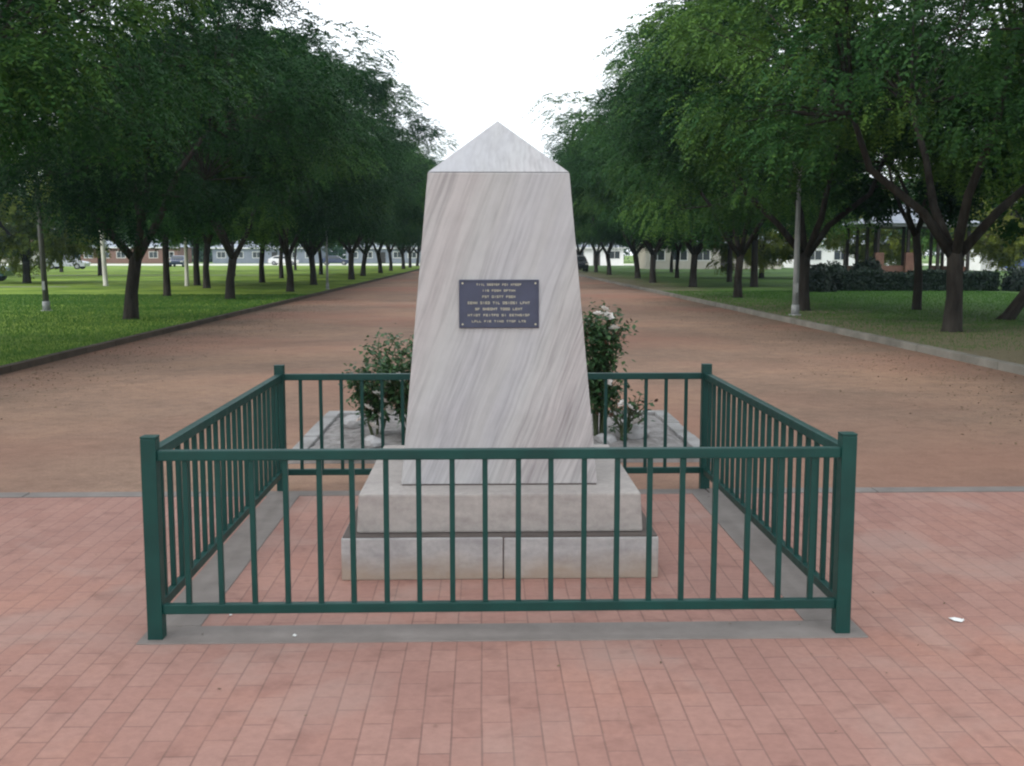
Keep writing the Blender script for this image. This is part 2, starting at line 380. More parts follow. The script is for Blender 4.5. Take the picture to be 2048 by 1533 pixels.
M['kerb_dark'] = noise_mat('soiled and shaded kerb', [(.3, (.035,.026,.018)), (.7, (.08,.062,.045))], scale=1.5, rough=.95, bump=.4, bscale=30)  # brown of soil, darkened further for the kerb's shadow face
M['bark'] = noise_mat('dark bark', [(.3, (.020,.017,.015)), (.7, (.058,.052,.046))], scale=6, rough=.95, bump=.9, bscale=18, aniso=(1,1,.25), bdist=.03, spec=.1)
M['bark_pale'] = noise_mat('pale bark', [(.3, (.42,.41,.36)), (.7, (.68,.67,.60))], scale=4, rough=.8, bump=.3, bscale=18, aniso=(1,1,.3), bdist=.02, spec=.2)
M['leaf'] = leaf_mat('avenue foliage', (.006,.029,.010), (.030,.096,.024), (.125,.24,.046), .27, .6, .12)
M['leaf_park'] = leaf_mat('park foliage', (.06,.10,.015), (.17,.22,.03), (.32,.36,.08), .45)
M['leaf_hedge'] = leaf_mat('hedge foliage', (.006,.013,.009), (.011,.026,.013), (.022,.048,.02), .15)
M['leaf_rose'] = leaf_mat('rose foliage', (.025,.065,.028), (.05,.12,.045), (.12,.22,.08), .25, .45, .4)
M['leaf_dead'] = leaf_mat('spent rose heads', (.05,.03,.02), (.09,.055,.035), (.14,.09,.06), .1)
M['petal'] = leaf_mat('pale rose petals', (.72,.62,.58), (.85,.80,.76), (.9,.88,.86), .3, .6, .2)
M['stem'] = plain('rose stem', (.07,.09,.045), .8, .2)
M['mulch'] = noise_mat('pale gravel mulch', [(.3, (.17,.155,.15)), (.55, (.32,.30,.29)), (.8, (.46,.44,.43))], scale=9, rough=.95, bump=.9, bscale=40, bdist=.03)
M['white_stone'] = noise_mat('pale stone', [(.3, (.32,.31,.31)), (.7, (.52,.51,.51))], scale=6, rough=.8, bump=.4, bscale=20, bdist=.01)
M['rim'] = noise_mat('stained pale concrete', [(.3, (.22,.21,.20)), (.6, (.37,.36,.355))], scale=3, rough=.9, bump=.5, bscale=25, bdist=.01)
M['lamp_grey'] = noise_mat('galvanised pole', [(.3, (.20,.215,.22)), (.7, (.31,.325,.33))], scale=3, rough=.6, bump=.05, spec=.5)
M['lamp_old'] = plain('weathered dark pole', (.075,.075,.07), .7)
M['lamp_dark'] = plain('dark lamp head', (.05,.05,.055), .5)
M['lamp_glass'] = plain('frosted lamp bowl', (.42,.43,.42), .35)
M['plaque'] = plain('dark bronze plaque', (.045,.050,.092), .45, .5, 0, .15, 12)
M['letter'] = plain('raised pale lettering', (.60,.56,.42), .5, .4)
M['wall_cream'] = noise_mat('cream render', [(.3, (.46,.43,.37)), (.7, (.58,.54,.47))], scale=1, rough=.9, bump=.1)
M['wall_white'] = noise_mat('white render', [(.3, (.76,.76,.75)), (.7, (.84,.84,.83))], scale=1, rough=.9, bump=.1)
M['wall_blue'] = noise_mat('blue grey wall', [(.3, (.17,.19,.24)), (.7, (.26,.28,.34))], scale=1, rough=.9, bump=.1)
M['wall_brick'] = noise_mat('red brick wall', [(.3, (.16,.085,.065)), (.7, (.26,.14,.10))], scale=3, rough=.9, bump=.2)
M['roof_red'] = noise_mat('red tiled roof', [(.3, (.32,.12,.10)), (.7, (.48,.22,.19))], scale=2, rough=.8, bump=.3, aniso=(1,3,1))
M['roof_grey'] = noise_mat('grey metal roof', [(.3, (.22,.25,.29)), (.7, (.33,.36,.41))], scale=2, rough=.6, bump=.1)
M['white_paint'] = plain('white paint', (.75,.75,.74), .5)
M['dark_timber'] = plain('dark timber', (.03,.024,.02), .8)
M['window'] = plain('window glass', (.03,.035,.04), .12, .6)
M['asphalt'] = noise_mat('pale road surface', [(.3, (.46,.46,.40)), (.7, (.60,.59,.52))], scale=.3, rough=.9, bump=.2)
M['footpath'] = noise_mat('pale footpath', [(.3, (.20,.22,.14)), (.7, (.34,.34,.25))], scale=1, rough=.9, bump=.2)
M['tyre'] = plain('tyre rubber', (.02,.02,.02), .85)
M['alloy'] = plain('wheel metal', (.35,.35,.36), .35, .5, .8)
for nm, c in (('teal', (.015,.07,.08)), ('black', (.012,.013,.02)), ('silver', (.38,.40,.43)), ('blue', (.06,.10,.26)), ('white', (.68,.68,.68)), ('navy', (.02,.03,.07))):
    M['car_'+nm] = plain('car paint '+nm, c, .25, .6, .1, .05)
M['lamp_lens'] = plain('car lamp lens', (.55,.55,.52), .15, .6)
M['paper'] = plain('white scrap paper', (.8,.8,.78), .7)
M['litter'] = leaf_mat('fallen leaves', (.07,.045,.025), (.13,.09,.05), (.22,.17,.09), .05)
M['blade'] = leaf_mat('grass blades', (.030,.095,.018), (.065,.165,.028), (.13,.24,.045), .3, .6, .15)

# ---------------------------------------------------------------- ground
def sheet(name, x0, x1, y0, y1, z, m, nx=1, ny=1, amp=0.0):
    xs = np.linspace(x0, x1, nx+1); ys = np.linspace(y0, y1, ny+1)
    bm = bmesh.new()
    rs = random.Random(5)
    g = [[bm.verts.new((x, y, z + (rs.uniform(-amp, amp) if 0 < i < nx and 0 < j < ny else 0))) for i, x in enumerate(xs)] for j, y in enumerate(ys)]
    for j in range(ny):
        for i in range(nx): bm.faces.new((g[j][i], g[j][i+1], g[j+1][i+1], g[j+1][i])).smooth = True
    me = bpy.data.meshes.new(name); bm.to_mesh(me); bm.free()
    return tag(link_mesh(name, me, m), kind='structure')

XL, XR = -6.75, 7.55
sheet('ground', -900, 900, -300, 1500, -.03, M['terrain'])
sheet('plaza_paving', -14, 15, -8, 7.50, 0.0, M['brick'])
sheet('gravel_path', XL, XR, 7.66, 157.9, -.004, M['path'], 24, 160, .006)
sheet('plaza_margin', -60, XL, -8, 8.0, -.012, M['path'])
# lawns sit a little above the path behind their kerbs
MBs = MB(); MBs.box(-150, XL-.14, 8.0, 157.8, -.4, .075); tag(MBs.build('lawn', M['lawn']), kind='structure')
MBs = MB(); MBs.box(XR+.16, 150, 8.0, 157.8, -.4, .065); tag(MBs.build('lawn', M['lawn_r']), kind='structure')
sheet('road', -200, 200, 158.0, 196, .0, M['asphalt'])
def footpath(x0, x1, y0, y1):
    sheet('footpath', x0, x1, y0, y1, .082, M['footpath'])
footpath(-90, -16.5, 84.0, 85.6)
footpath(-90, -20.5, 54.2, 55.2)

# concrete band closing the paving (flush) and the kerbs
def joined(name, x0, x1, y, wy, z0, z1, m, seg, rs, along='x'):
    b = MB(); p = x0
    while p < x1 - .05:
        q = min(p + seg, x1); dz = rs.uniform(-.003, .003); dj = rs.uniform(-.004, .004)
        if along == 'x': b.box(p+.004, q-.004, y+dj, y+wy+dj, z0, z1+dz, .004)
        else: b.box(y+dj, y+wy+dj, p+.004, q-.004, z0, z1+dz, .008)
        p = q
    return b
rs = random.Random(3)
tag(joined('b', -14, 15, 7.505, .15, -.1, .004, None, 1.2, rs).build('paving_edge', M['concrete']), 'flush grey concrete band where the brick paving meets the gravel', 'paving edge', kind='structure')
tag(joined('k', 8.2, 157.6, XR, .15, -.2, .115, None, 1.5, rs, 'y').build('kerb', M['kerb_pale']), kind='structure')
tag(joined('k', 8.2, 157.6, XL-.14, .14, -.2, .10, None, 1.5, rs, 'y').build('kerb', M['kerb_dark']), kind='structure')

# concrete footing ring under the railing
FX, FY, FW, FL = .082, 6.168, 3.026, 3.012
fx0, fx1, fy0, fy1 = FX-FW/2, FX+FW/2, FY-FL/2, FY+FL/2
b = MB()
b.box(fx0-.07, fx1+.10, fy0-.075, fy0+.145, -.1, .006, .003)
b.box(fx0-.07, fx0+.15, fy0+.148, 7.50, -.1, .006, .003)
b.box(fx1-.12, fx1+.10, fy0+.148, 7.50, -.1, .006, .003)
tag(b.build('railing_footing', M['concrete']), kind='structure')

# ---------------------------------------------------------------- railing
rail = empty('railing', (FX, FY, 0))
tag(rail, 'low dark green steel picket railing standing square round the marble monument', 'railing')
PW = .033
def rpost(px, py):
    b = MB(); b.box(px-PW, px+PW, py-PW, py+PW, -.02, .893, .004)
    o = b.build('post', M['green'], rail)
    c = MB(); c.box(px-PW-.001, px+PW+.001, py-PW-.001, py+PW+.001, .8935, .903, .004); c.build('post_cap', M['green'], o)
    return o
hw, hl = FW/2, FL/2
for sx in (-1, 1):
    for sy in (-1, 1): rpost(sx*hw, sy*hl)
for s in (-1, 1):
    for nm, z0, z1, t in (('top_rail', .795, .84, .022), ('bottom_rail', .114, .158, .018)):
        b = MB(); b.box(-hw+PW, hw-PW, s*hl-t, s*hl+t, z0, z1, .005); b.build(nm, M['green'], rail)
        b = MB(); b.box(s*hw-t, s*hw+t, -hl+PW, hl-PW, z0, z1, .005); b.build(nm, M['green'], rail)
pb = MB(); pb.box(-.0115, .0115, -.0115, .0115, .156, .797, .002)
pk = pb.build('picket', M['green'], rail)
first = True
rs = random.Random(8)
for side in range(4):
    for i in range(1, 21):
        t = -hw + FW*i/21
        x, y = ((t, -hl), (t, hl), (-hw, t), (hw, t))[side]
        if first: o = pk; first = False
        else: o = pk.copy(); COL.objects.link(o)
        o.parent = rail; o.location = (x, y, 0); o.rotation_euler = (rs.uniform(-.003,.003), rs.uniform(-.003,.003), rs.uniform(-.02,.02))

# ---------------------------------------------------------------- monument
MX, MY = .090, 6.325
mon = empty('monument', (MX, MY, 0))
tag(mon, 'grey veined marble obelisk with pointed top and dark plaque on a two step plinth', 'monument')
b = MB(); H1, H2 = .222, .435
b.box(-.822, .012, -.825, .825, 0, H1, .008); b.box(.018, .822, -.823, .825, 0, H1-.003, .008)
lp = b.build('lower_plinth', M['plinth_lo'], mon)
b = MB(); b.box(-.815, .815, -.815, .815, .002, H1+.006); b.build('mortar_joint', M['joint'], mon)
b = MB(); b.frustum(0, 0, .750, .750, H1+.008, .738, .738, H2, .012); b.build('upper_plinth', M['plinth_up'], mon)
b = MB(); b.frustum(0, 0, .525, .525, H2-.01, .525, .525, H2+.007); b.build('mortar_joint', M['joint'], mon)
ZS = 2.117
A0, A1 = .531, .381
b = MB(); b.frustum(0, 0, A0, A0, H2+.007, A1, A1, ZS-.003, .006); shaft = b.build('shaft', M['marble'], mon)
b = MB(); b.frustum(0, 0, A1-.004, A1-.004, ZS, 0, 0, 2.43); b.build('pyramid_cap', M['marble_cap'], mon)
# plaque lying on the sloping front face
def face_y(z): return -(A0 + (A1-A0)*(z-H2)/(ZS-H2))
pc_z = 1.4115; pl = bpy.data.objects
slope = math.atan2(A0-A1, ZS-H2)
pb = MB(); pb.box(-.215, .215, -.009, .012, -.130, .130, .003)
plaque = pb.build('plaque', M['plaque'], mon)
plaque.location = (0.0, face_y(pc_z)-.003, pc_z); plaque.rotation_euler = (-slope, 0, 0)
b = MB()
for (x0, x1, z0, z1) in ((-.212,.212,.121,.127), (-.212,.212,-.127,-.121), (-.212,-.206,-.121,.121), (.206,.212,-.121,.121)):
    b.box(x0, x1, -.0125, -.0085, z0, z1)
b.build('plaque_rim', M['plaque'], plaque)
for sx in (-1,1):
    for sz in (-1,1):
        b = MB(); b.tube([(sx*.196, -.008, sz*.11), (sx*.196, -.014, sz*.11)], .005, 10); b.build('screw', M['letter'], plaque)
# raised lettering: seven worn, centred rows in word groups as they show on the photo
rows = [(.103, [4,6,3,5], .0105, .122), (.071, [3,4,5], .0105, .090), (.038, [3,5,4], .012, .090), (.005, [4,4,3,6,4], .013, .168),
        (-.028, [2,6,4,4], .012, .128), (-.061, [5,6,2,8], .0115, .168), (-.094, [4,3,4,4,3], .0105, .146)]
strokes = {  # simple capital shapes in a unit cell: (x0, z0, x1, z1)
    0: [(0,0,.2,1),(.2,.8,.9,1),(.2,.4,.8,.58)], 1: [(0,0,.2,1),(.7,0,.9,1),(.2,.42,.7,.6)], 2: [(.35,0,.57,.8),(0,.8,.9,1)],
    3: [(0,0,.2,1),(.2,0,.9,.2),(.2,.8,.9,1),(.2,.42,.75,.58)], 4: [(0,0,.2,1),(.2,0,.9,.2)], 5: [(0,0,.2,1),(.7,0,.9,1),(.2,.8,.7,1),(.2,0,.7,.2)],
    6: [(.35,0,.57,1)], 7: [(0,.45,.2,1),(.2,.8,.9,1),(.2,.42,.7,.58),(.7,0,.9,.58),(0,0,.7,.2)]}
rs = random.Random(21)
for (z, words, h, half) in rows:
    b = MB(); nchar = sum(words) + (len(words)-1)
    cw = 2*half/nchar; x = -half
    for wi, n in enumerate(words):
        for k in range(n):
            for (a0, c0, a1, c1) in strokes[rs.randrange(8)]:
                b.box(x+a0*cw*.86, x+a1*cw*.86, -.0125, -.008, z-h/2+c0*h, z-h/2+c1*h)
            x += cw
        x += cw
    b.build('lettering', M['letter'], plaque)

# ---------------------------------------------------------------- trees
def rot_frame(d):
    d = d/np.linalg.norm(d, axis=1, keepdims=True)
    up = np.tile(np.array([[0,0,1.]]), (len(d),1)); up[np.abs(d[:,2]) > .95] = (1,0,0)
    s = np.cross(d, up); s /= np.linalg.norm(s, axis=1, keepdims=True)
    n = np.cross(s, d)
    return d, s, n

def fronds(rng, org, dirs, L, npair, leaf_l, leaf_w, droop):
    """feathery fronds: org (n,3) dirs (n,3). returns quads (n*npair*2,4,3)"""
    n = len(org); d, s, nn = rot_frame(dirs)
    Q = []
    for i in range(npair):
        t = (i+.6)/npair
        p = org + d*(L[:,None]*t); p[:,2] -= droop*L*t*t
        tang = d.copy(); tang[:,2] -= 2*droop*t*.6; tang /= np.linalg.norm(tang, axis=1, keepdims=True)
        for sg in (-1, 1):
            ld = s*sg*.85 + tang*rng.uniform(.2,.8,(n,1)) + nn*rng.uniform(-.35,.25,(n,1)) + rng.normal(0,.12,(n,3)); ld[:,2] -= .25
            ld /= np.linalg.norm(ld, axis=1, keepdims=True)
            wv = np.cross(ld, nn + rng.normal(0,.35,(n,3))); wv /= np.linalg.norm(wv, axis=1, keepdims=True)
            ll = leaf_l*rng.uniform(.7,1.2,(n,1))*(1-.35*abs(t-.45)); ww = leaf_w*rng.uniform(.7,1.2,(n,1))
            a = p; c = p + ld*ll; m = p + ld*ll*.45
            Q.append(np.stack([a, m + wv*ww*.5, c, m - wv*ww*.5], 1))
    return np.concatenate(Q, 0), np.concatenate([np.arange(n)]*(npair*2))

def tree_data(seed, H=11.8, rad=6.4, zc=6.9, zr=5.1, fork=1.8, tr=.18, nclump=105, per=160, lean=0.0, leaf=(.125,.055), low=2.5, npair=6, nl=4, spread=1.0, cmin=.5, lo_open=.75):
    rng = np.random.default_rng(seed); rs = random.Random(seed)
    # ---- clumps
    cl = []
    while len(cl) < nclump:
        v = rng.normal(size=3); v /= np.linalg.norm(v)
        r = rng.uniform(cmin, .93)**.6
        p = np.array([v[0]*rad*r, v[1]*rad*r, zc + v[2]*zr*r])
        ang = math.atan2(v[1], v[0])
        bul = 1 + .13*math.sin(ang*3+seed) + .08*math.sin(ang*5+2*seed) ; p[0] *= bul; p[1] *= bul
        p[2] += .45*math.sin(ang*2+seed*1.7)
        rr = math.hypot(p[0], p[1])
        if p[2] < low + lo_open*rng.uniform(0,1) + max(0, (1.8-rr))*.6: continue
        cl.append(p)
    cl = np.array(cl)
    # ---- limbs
    mb = MB()
    fk = Vector((lean, rs.uniform(-.12,.12), fork))
    mb.tube([(0,0,-.15), (0,0,.08), (lean*.3,.02,fork*.45), fk], [tr*1.75, tr*1.25, tr*1.0, tr*.98], 12)
    limbs = []
    a0 = rs.uniform(0, 6.28)
    for i in range(nl):
        a = a0 + 2*PI*i/nl + rs.uniform(-.3,.3); el = rs.uniform(.75,1.15)
        L = rs.uniform(3.2, 4.4)*H/11.8
        d = Vector((math.cos(a)*math.cos(el)*spread, math.sin(a)*math.cos(el)*spread, math.sin(el)))
        p1 = fk + d*L*.35 + Vector((rs.uniform(-.15,.15), rs.uniform(-.15,.15), 0)); p2 = fk + d*L*.7 + Vector((rs.uniform(-.3,.3), rs.uniform(-.3,.3), .1)); p3 = fk + d*L + Vector((0,0,.5))
        mb.tube([fk - Vector((0,0,.15)), p1, p2, p3], [tr*.68, tr*.55, tr*.45, tr*.33], 9)
        limbs += [p1, p2, p3]
    for c in cl:
        if rs.random() > .75: continue
        c = Vector(c); c0 = min(limbs, key=lambda q: (q-c).length)
        mid = c0.lerp(c, .5) + Vector((rs.uniform(-.3,.3), rs.uniform(-.3,.3), rs.uniform(-.1,.4)))
        mb.tube([c0, mid, c], [tr*.22, tr*.13, tr*.05], 5, False)
    bmesh.ops.recalc_face_normals(mb.bm, faces=mb.bm.faces)
    tm = bpy.data.meshes.new('trunk'); mb.bm.to_mesh(tm); mb.bm.free()
    # ---- foliage
    crad = rng.uniform(.85, 1.6, nclump)*rad/6.4
    tintc = np.clip(rng.normal(.45, .17, nclump), 0, 1)
    idx = np.repeat(np.arange(nclump), per); n = len(idx)
    u = rng.normal(size=(n,3)); u /= np.linalg.norm(u, axis=1, keepdims=True)
    rr = rng.uniform(.2,1,(n,1))**.4
    org = cl[idx] + u*rr*crad[idx][:,None]*np.array([1,1,.52])
    org[:,2] = np.maximum(org[:,2], low-.35+rng.uniform(0,.5,n))
    outd = org - np.array([0,0,zc-.5]); outd /= np.linalg.norm(outd, axis=1, keepdims=True)
    d = u*.7 + outd*.7 + rng.normal(0,.3,(n,3)); d[:,2] -= .15
    L = rng.uniform(.25,.52,n)
    Q, fi = fronds(rng, org, d, L, npair, leaf[0], leaf[1], .55)
    tint = np.clip(tintc[idx][fi] + rng.normal(0,.10,len(fi)), 0, 1)
    cm = quads_mesh('crown', Q, tint)
    return tm, cm

AV = [tree_data(11, low=3.7), tree_data(12, lean=.25, low=2.75), tree_data(13, lean=-.2, nl=3, low=2.8), tree_data(14, tr=.16, low=2.8), tree_data(15, rad=6.0, nl=5, low=2.9)]
for tm, cm in AV: tm.materials.append(M['bark']); cm.materials.append(M['leaf'])
PK = [tree_data(31, H=8, rad=3.9, zc=5.4, zr=3.0, fork=2.6, tr=.13, nclump=60, per=60, low=3.1, leaf=(.2,.1), npair=5, nl=4),
      tree_data(32, H=9, rad=4.4, zc=5.2, zr=3.8, fork=2.2, tr=.15, nclump=70, per=60, low=2.6, leaf=(.2,.1), npair=5)]
for tm, cm in PK: tm.materials.append(M['bark']); cm.materials.append(M['leaf'])
PG = [tree_data(51, H=8, rad=3.0, zc=6.4, zr=2.6, fork=4.0, tr=.11, nclump=40, per=60, low=3.9, leaf=(.2,.1), npair=5, nl=3)]
for tm, cm in PG: tm.materials.append(M['bark_pale']); cm.materials.append(M['leaf_park'])
PO = [tree_data(41, H=9, rad=4.8, zc=4.6, zr=4.0, fork=1.4, tr=.2, nclump=90, per=60, low=.9, leaf=(.24,.12), npair=5)]
for tm, cm in PO: tm.materials.append(M['bark']); cm.materials.append(M['leaf_park'])

def tree(kind, var, x, y, z, s, rz, label, cat='tree', group=None, name='avenue_tree', sz=1.0, bark=None, tilt=(0,0)):
    tm, cm = kind[var]
    r = empty(name, (x, y, z)); r.rotation_euler = (tilt[0], tilt[1], rz); r.scale = (s, s, s*sz)
    tag(r, label, cat, group)
    t = bpy.data.objects.new('trunk', tm); COL.objects.link(t); t.parent = r
    c = bpy.data.objects.new('crown', cm); COL.objects.link(c); c.parent = r
    if bark:
        t.material_slots[0].link = 'OBJECT'; t.material_slots[0].material = bark
    return r

ORD = ['nearest', 'second', 'third', 'fourth', 'fifth', 'sixth', 'seventh', 'eighth', 'ninth', 'tenth', 'eleventh', 'twelfth', 'thirteenth', 'fourteenth', 'fifteenth']
left = [(-9.3,16.8,0), (-8.72,27.3,1), (-9.06,39.5,2), (-8.3,47.5,3), (-8.9,58,4), (-8.33,70,0), (-8.9,82,1), (-8.7,94,2), (-8.9,107,3), (-8.6,120,4), (-8.8,134,0), (-8.8,149,1)]
right = [(10.4,12.6,2), (9.86,22.6,0), (9.24,31.2,0), (9.53,40.5,3), (10.45,54,4), (9.7,62,0), (10.4,73,1), (10.0,86,2), (10.2,98,3), (10.0,112,4), (10.1,128,0), (10.1,145,1)]
rs = random.Random(4)
for i, (x, y, v) in enumerate(left):
    tree(AV, v, x, y, .07, rs.uniform(.84,.89) if i < 5 else rs.uniform(.94,1.0), rs.uniform(0,6.28), f'{ORD[i]} dark leafy tree from the paving in the row along the left kerb', group='avenue trees along the left kerb')
for i, (x, y, v) in enumerate(right):
    tree(AV, v, x, y, .06, rs.uniform(.89,.93) if i < 5 else rs.uniform(.88,.95), rs.uniform(0,6.28), f'{ORD[i]} leafy green tree from the paving in the row along the right kerb', group='avenue trees along the right kerb')
for i, (sx_, x, y, v) in enumerate([('left',-11.2,3.0,3), ('right',12.8,3.6,1)]):  # unseen trees, added to block sun and sky light over the plaza
    tree(AV, v, x, y, 0, .98, rs.uniform(0,6.28), f'unseen tree added to shade the brick paving on the {sx_}, just outside the photo', group='unseen trees added to shade the plaza')
l2 = [(-12.1,42.3), (-13.1,52.4), (-14.8,57.2), (-12.6,63), (-13.5,74), (-12.9,88), (-18.5,82), (-29,84), (-34,74), (-27,104), (-19,112), (-38,100)]
for i, (x, y) in enumerate(l2):
    tree(PK, i % 2, x, y, .07, rs.uniform(.85,1.1), rs.uniform(0,6.28), f'slender dark park tree on the left lawn, {ORD[i]} closest behind the kerb row', group='park trees on the left lawn', name='park_tree')
r2 = [(12.67,31.5), (13.5,54), (14.4,63.4), (13.4,75), (21,92), (31,70), (30,90), (17,98), (25,110)]
for i, (x, y) in enumerate(r2):
    tree(PK, i % 2, x, y, .06, rs.uniform(.85,1.1), rs.uniform(0,6.28), f'slender dark park tree on the right lawn, {ORD[i]} closest behind the kerb row', group='park trees on the right lawn', name='park_tree')
tree(PO, 0, -25.5, 62, .07, .95, .4, 'bushy yellow green tree far behind the left lamp pole', name='olive_tree')
tree(PO, 0, -41, 78, .07, 1.0, 2.4, 'bushy yellow green tree at the far left edge behind the teal car', name='olive_tree')
tree(PO, 0, 19.0, 74, .06, .8, 1.4, 'pale sunlit bushy tree seen just left of the right lamp pole', name='olive_tree')
tree(PO, 0, 29.5, 58, .06, .85, 3.4, 'yellow green bushy tree above the red roof at the right edge', name='olive_tree')
tree(PO, 0, 28.0, 76, .06, .85, 5.4, 'pale green bushy tree showing through the gazebo posts', name='olive_tree')
tree(PG, 0, -19.22, 56.4, .07, .95, 0.0, 'slim pale barked tree leaning left on the left lawn', name='gum_tree', tilt=(0,-.04))
tree(PG, 0, -15.0, 56.0, .07, .8, 4.0, 'upright pale barked tree beside two dark trunks on the left lawn', name='gum_tree')
# leaning trunk at the right edge
tree(PK, 1, 13.0, 26.7, .06, .9, 0.0, 'trunk leaning steeply to the right at the right edge of the photo', name='leaning_tree', tilt=(0,.62))

# boundary belt of trees far away on both sides: one mass
def belt(name, label, x0, x1, y0, y1, n, seed, h=9, m='leaf'):
    rng = np.random.default_rng(seed)
    cx = rng.uniform(x0, x1, n); cy = rng.uniform(y0, y1, n)
    top = h*(.7+.3*np.sin(cx*.21+seed)+.12*np.sin(cx*.63)); cz = rng.uniform(.15,1,n)*top
    per = 26; idx = np.repeat(np.arange(n), per)
    p = np.stack([cx,cy,cz],1)[idx] + rng.normal(0,.9,(n*per,3))
    p[:,2] = np.maximum(p[:,2], .1)
    d = rng.normal(size=(len(p),3)); d /= np.linalg.norm(d,axis=1,keepdims=True); e = np.cross(d, rng.normal(size=(len(p),3))); e /= np.linalg.norm(e,axis=1,keepdims=True)
    s = rng.uniform(.25,.6,(len(p),1))
    Q = np.stack([p-d*s, p-e*s*.5, p+d*s, p+e*s*.5], 1)
    t = np.clip(rng.normal(.45,.2,n)[idx]+rng.normal(0,.1,len(p)),0,1)
    o = link_mesh(name, quads_mesh(name, Q, t), M[m])
    return tag(o, label, 'wood', kind='stuff')
belt('far_wood', 'far off band of trees beyond the left lawn and road', -240, -8, 238, 256, 3000, 5, 15)
belt('far_wood', 'far off band of trees beyond the right lawn', 10, 240, 232, 256, 3000, 6, 15)

# ---------------------------------------------------------------- hedge and shrub
def leafy(name, boxfn, n, leaf, m, seed, label, cat, loc, parent_core=None):
    rng = np.random.default_rng(seed)
    p, nrm = boxfn(rng, n)
    d = nrm + rng.normal(0,.6,(n,3)); d /= np.linalg.norm(d,axis=1,keepdims=True)
    e = np.cross(d, rng.normal(size=(n,3))); e /= np.linalg.norm(e,axis=1,keepdims=True); f = np.cross(d, e)
    s = leaf*rng.uniform(.6,1.2,(n,1))
    Q = np.stack([p-e*s, p-f*s*.6, p+e*s, p+f*s*.6], 1)
    o = link_mesh(name, quads_mesh(name, Q, np.clip(rng.normal(.45,.22,n),0,1)), m, loc=loc)
    return tag(o, label, cat)
def hedge_fn(L, W, Hh):
    def f(rng, n):
        x = rng.uniform(-L/2, L/2, n); a = rng.uniform(-.5,.5,n); k = rng.integers(0,3,n)
        lump = 1 + .08*np.sin(x*2.1) + .05*np.sin(x*5.3)
        y = np.where(k==0, a*W, np.where(k==1, -W/2, W/2)); z = np.where(k==0, Hh, rng.uniform(.02,1,n)*Hh)
        nr = np.stack([np.zeros(n), np.where(k==1,-1.,np.where(k==2,1.,0)), np.where(k==0,1.,0)],1)
        depth = rng.uniform(0,.25,(n,1))
        p = np.stack([x,y,z*lump],1) - nr*depth + rng.normal(0,.05,(n,3)); p[:,2] = np.maximum(p[:,2], .02)
        return p, nr
    return f
leafy('hedge', hedge_fn(7.0, 1.6, .80), 22000, .07, M['leaf_hedge'], 3, 'low dark clipped hedge on the right lawn in front of the gazebo', 'hedge', (19.3, 48.4, .06))
def dome_fn(a, b_, h):
    def f(rng, n):
        v = rng.normal(size=(n,3)); v /= np.linalg.norm(v,axis=1,keepdims=True); v[:,2] = np.abs(v[:,2])
        r = rng.uniform(.75,1.0,(n,1)) * (1+.1*np.sin(v[:,:1]*7)+.08*np.sin(v[:,1:2]*9))
        return v*r*np.array([a,b_,h]), v
    return f
for i, (x, y, a, h, lab) in enumerate([(15.9, 50, 1.5, 1.2, 'dark rounded shrub at the left end of the clipped hedge'), (17.9, 50.3, .9, 1.35, 'dark shrub in front of the left gazebo posts'),
                                      (24.2, 47.6, 1.2, 1.1, 'dark green shrub at the right end of the clipped hedge'), (27.5, 52, 1.6, 1.5, 'green shrub below the red roofed house at the right edge'),
                                      (14.4, 47, .9, 1.1, 'dark shrub between lamp pole and hedge')]):
    leafy('shrub', dome_fn(a, a, h), 5200, .08, M['leaf_hedge' if i != 3 else 'leaf_park'], 40+i, lab, 'shrub', (x, y, .06))

# ---------------------------------------------------------------- grass and leaf litter
def scatter_blades(name, label, x0, x1, y0, y1, n, h, seed, z, m, dens_pow=1.6):
    rng = np.random.default_rng(seed)
    y = y0 + (y1-y0)*rng.uniform(0,1,n)**dens_pow; x = rng.uniform(x0, x1, n)
    p = np.stack([x, y, np.full(n, z)], 1)
    a = rng.uniform(0, 2*PI, n); wv = np.stack([np.cos(a), np.sin(a), np.zeros(n)],1)*(.004+.004*(y-y0)[:,None]/(y1-y0)*3)
    hh = h*rng.uniform(.5,1.2,(n,1)); ln = rng.normal(0,.35,(n,3))*hh; ln[:,2] = 0
    Q = np.stack([p-wv, p+wv, p+ln+np.array([0,0,1])*hh], 1)
    o = link_mesh(name, quads_mesh(name, Q, np.clip(rng.normal(.45,.2,n),0,1), 3), m)
    return tag(o, label, 'grass', kind='stuff')
scatter_blades('grass', 'short green grass on the lawn beside the dark left kerb', -22, XL-.10, 12, 44, 150000, .055, 2, .07, M['blade'])
scatter_blades('grass', 'thin worn grass on the verge behind the pale right kerb', XR+.14, 22, 18, 48, 70000, .05, 3, .06, M['blade'], 1.0)
def leaves(name, label, n, seed, fx, z, size=.017, m='litter'):
    rng = np.random.default_rng(seed)
    x, y = fx(rng, n); p = np.stack([x, y, z + rng.uniform(.001,.008,n)], 1)
    a = rng.uniform(0,2*PI,n); s = size*rng.uniform(.5,1.3,(n,1))
    u = np.stack([np.cos(a), np.sin(a), rng.normal(0,.2,n)],1)*s; v = np.stack([-np.sin(a), np.cos(a), rng.normal(0,.2,n)],1)*s*.5
    o = link_mesh(name, quads_mesh(name, np.stack([p-u, p-v, p+u, p+v],1), rng.uniform(0,1,n)), M[m])
    return tag(o, label, 'leaf litter', kind='stuff')
leaves('leaf_litter', 'brown leaf litter blown along the right side of the gravel path', 9000, 4, lambda r, n: (XR - np.abs(r.normal(0,1.3,n)) - .02, r.uniform(9, 42, n)), .0)
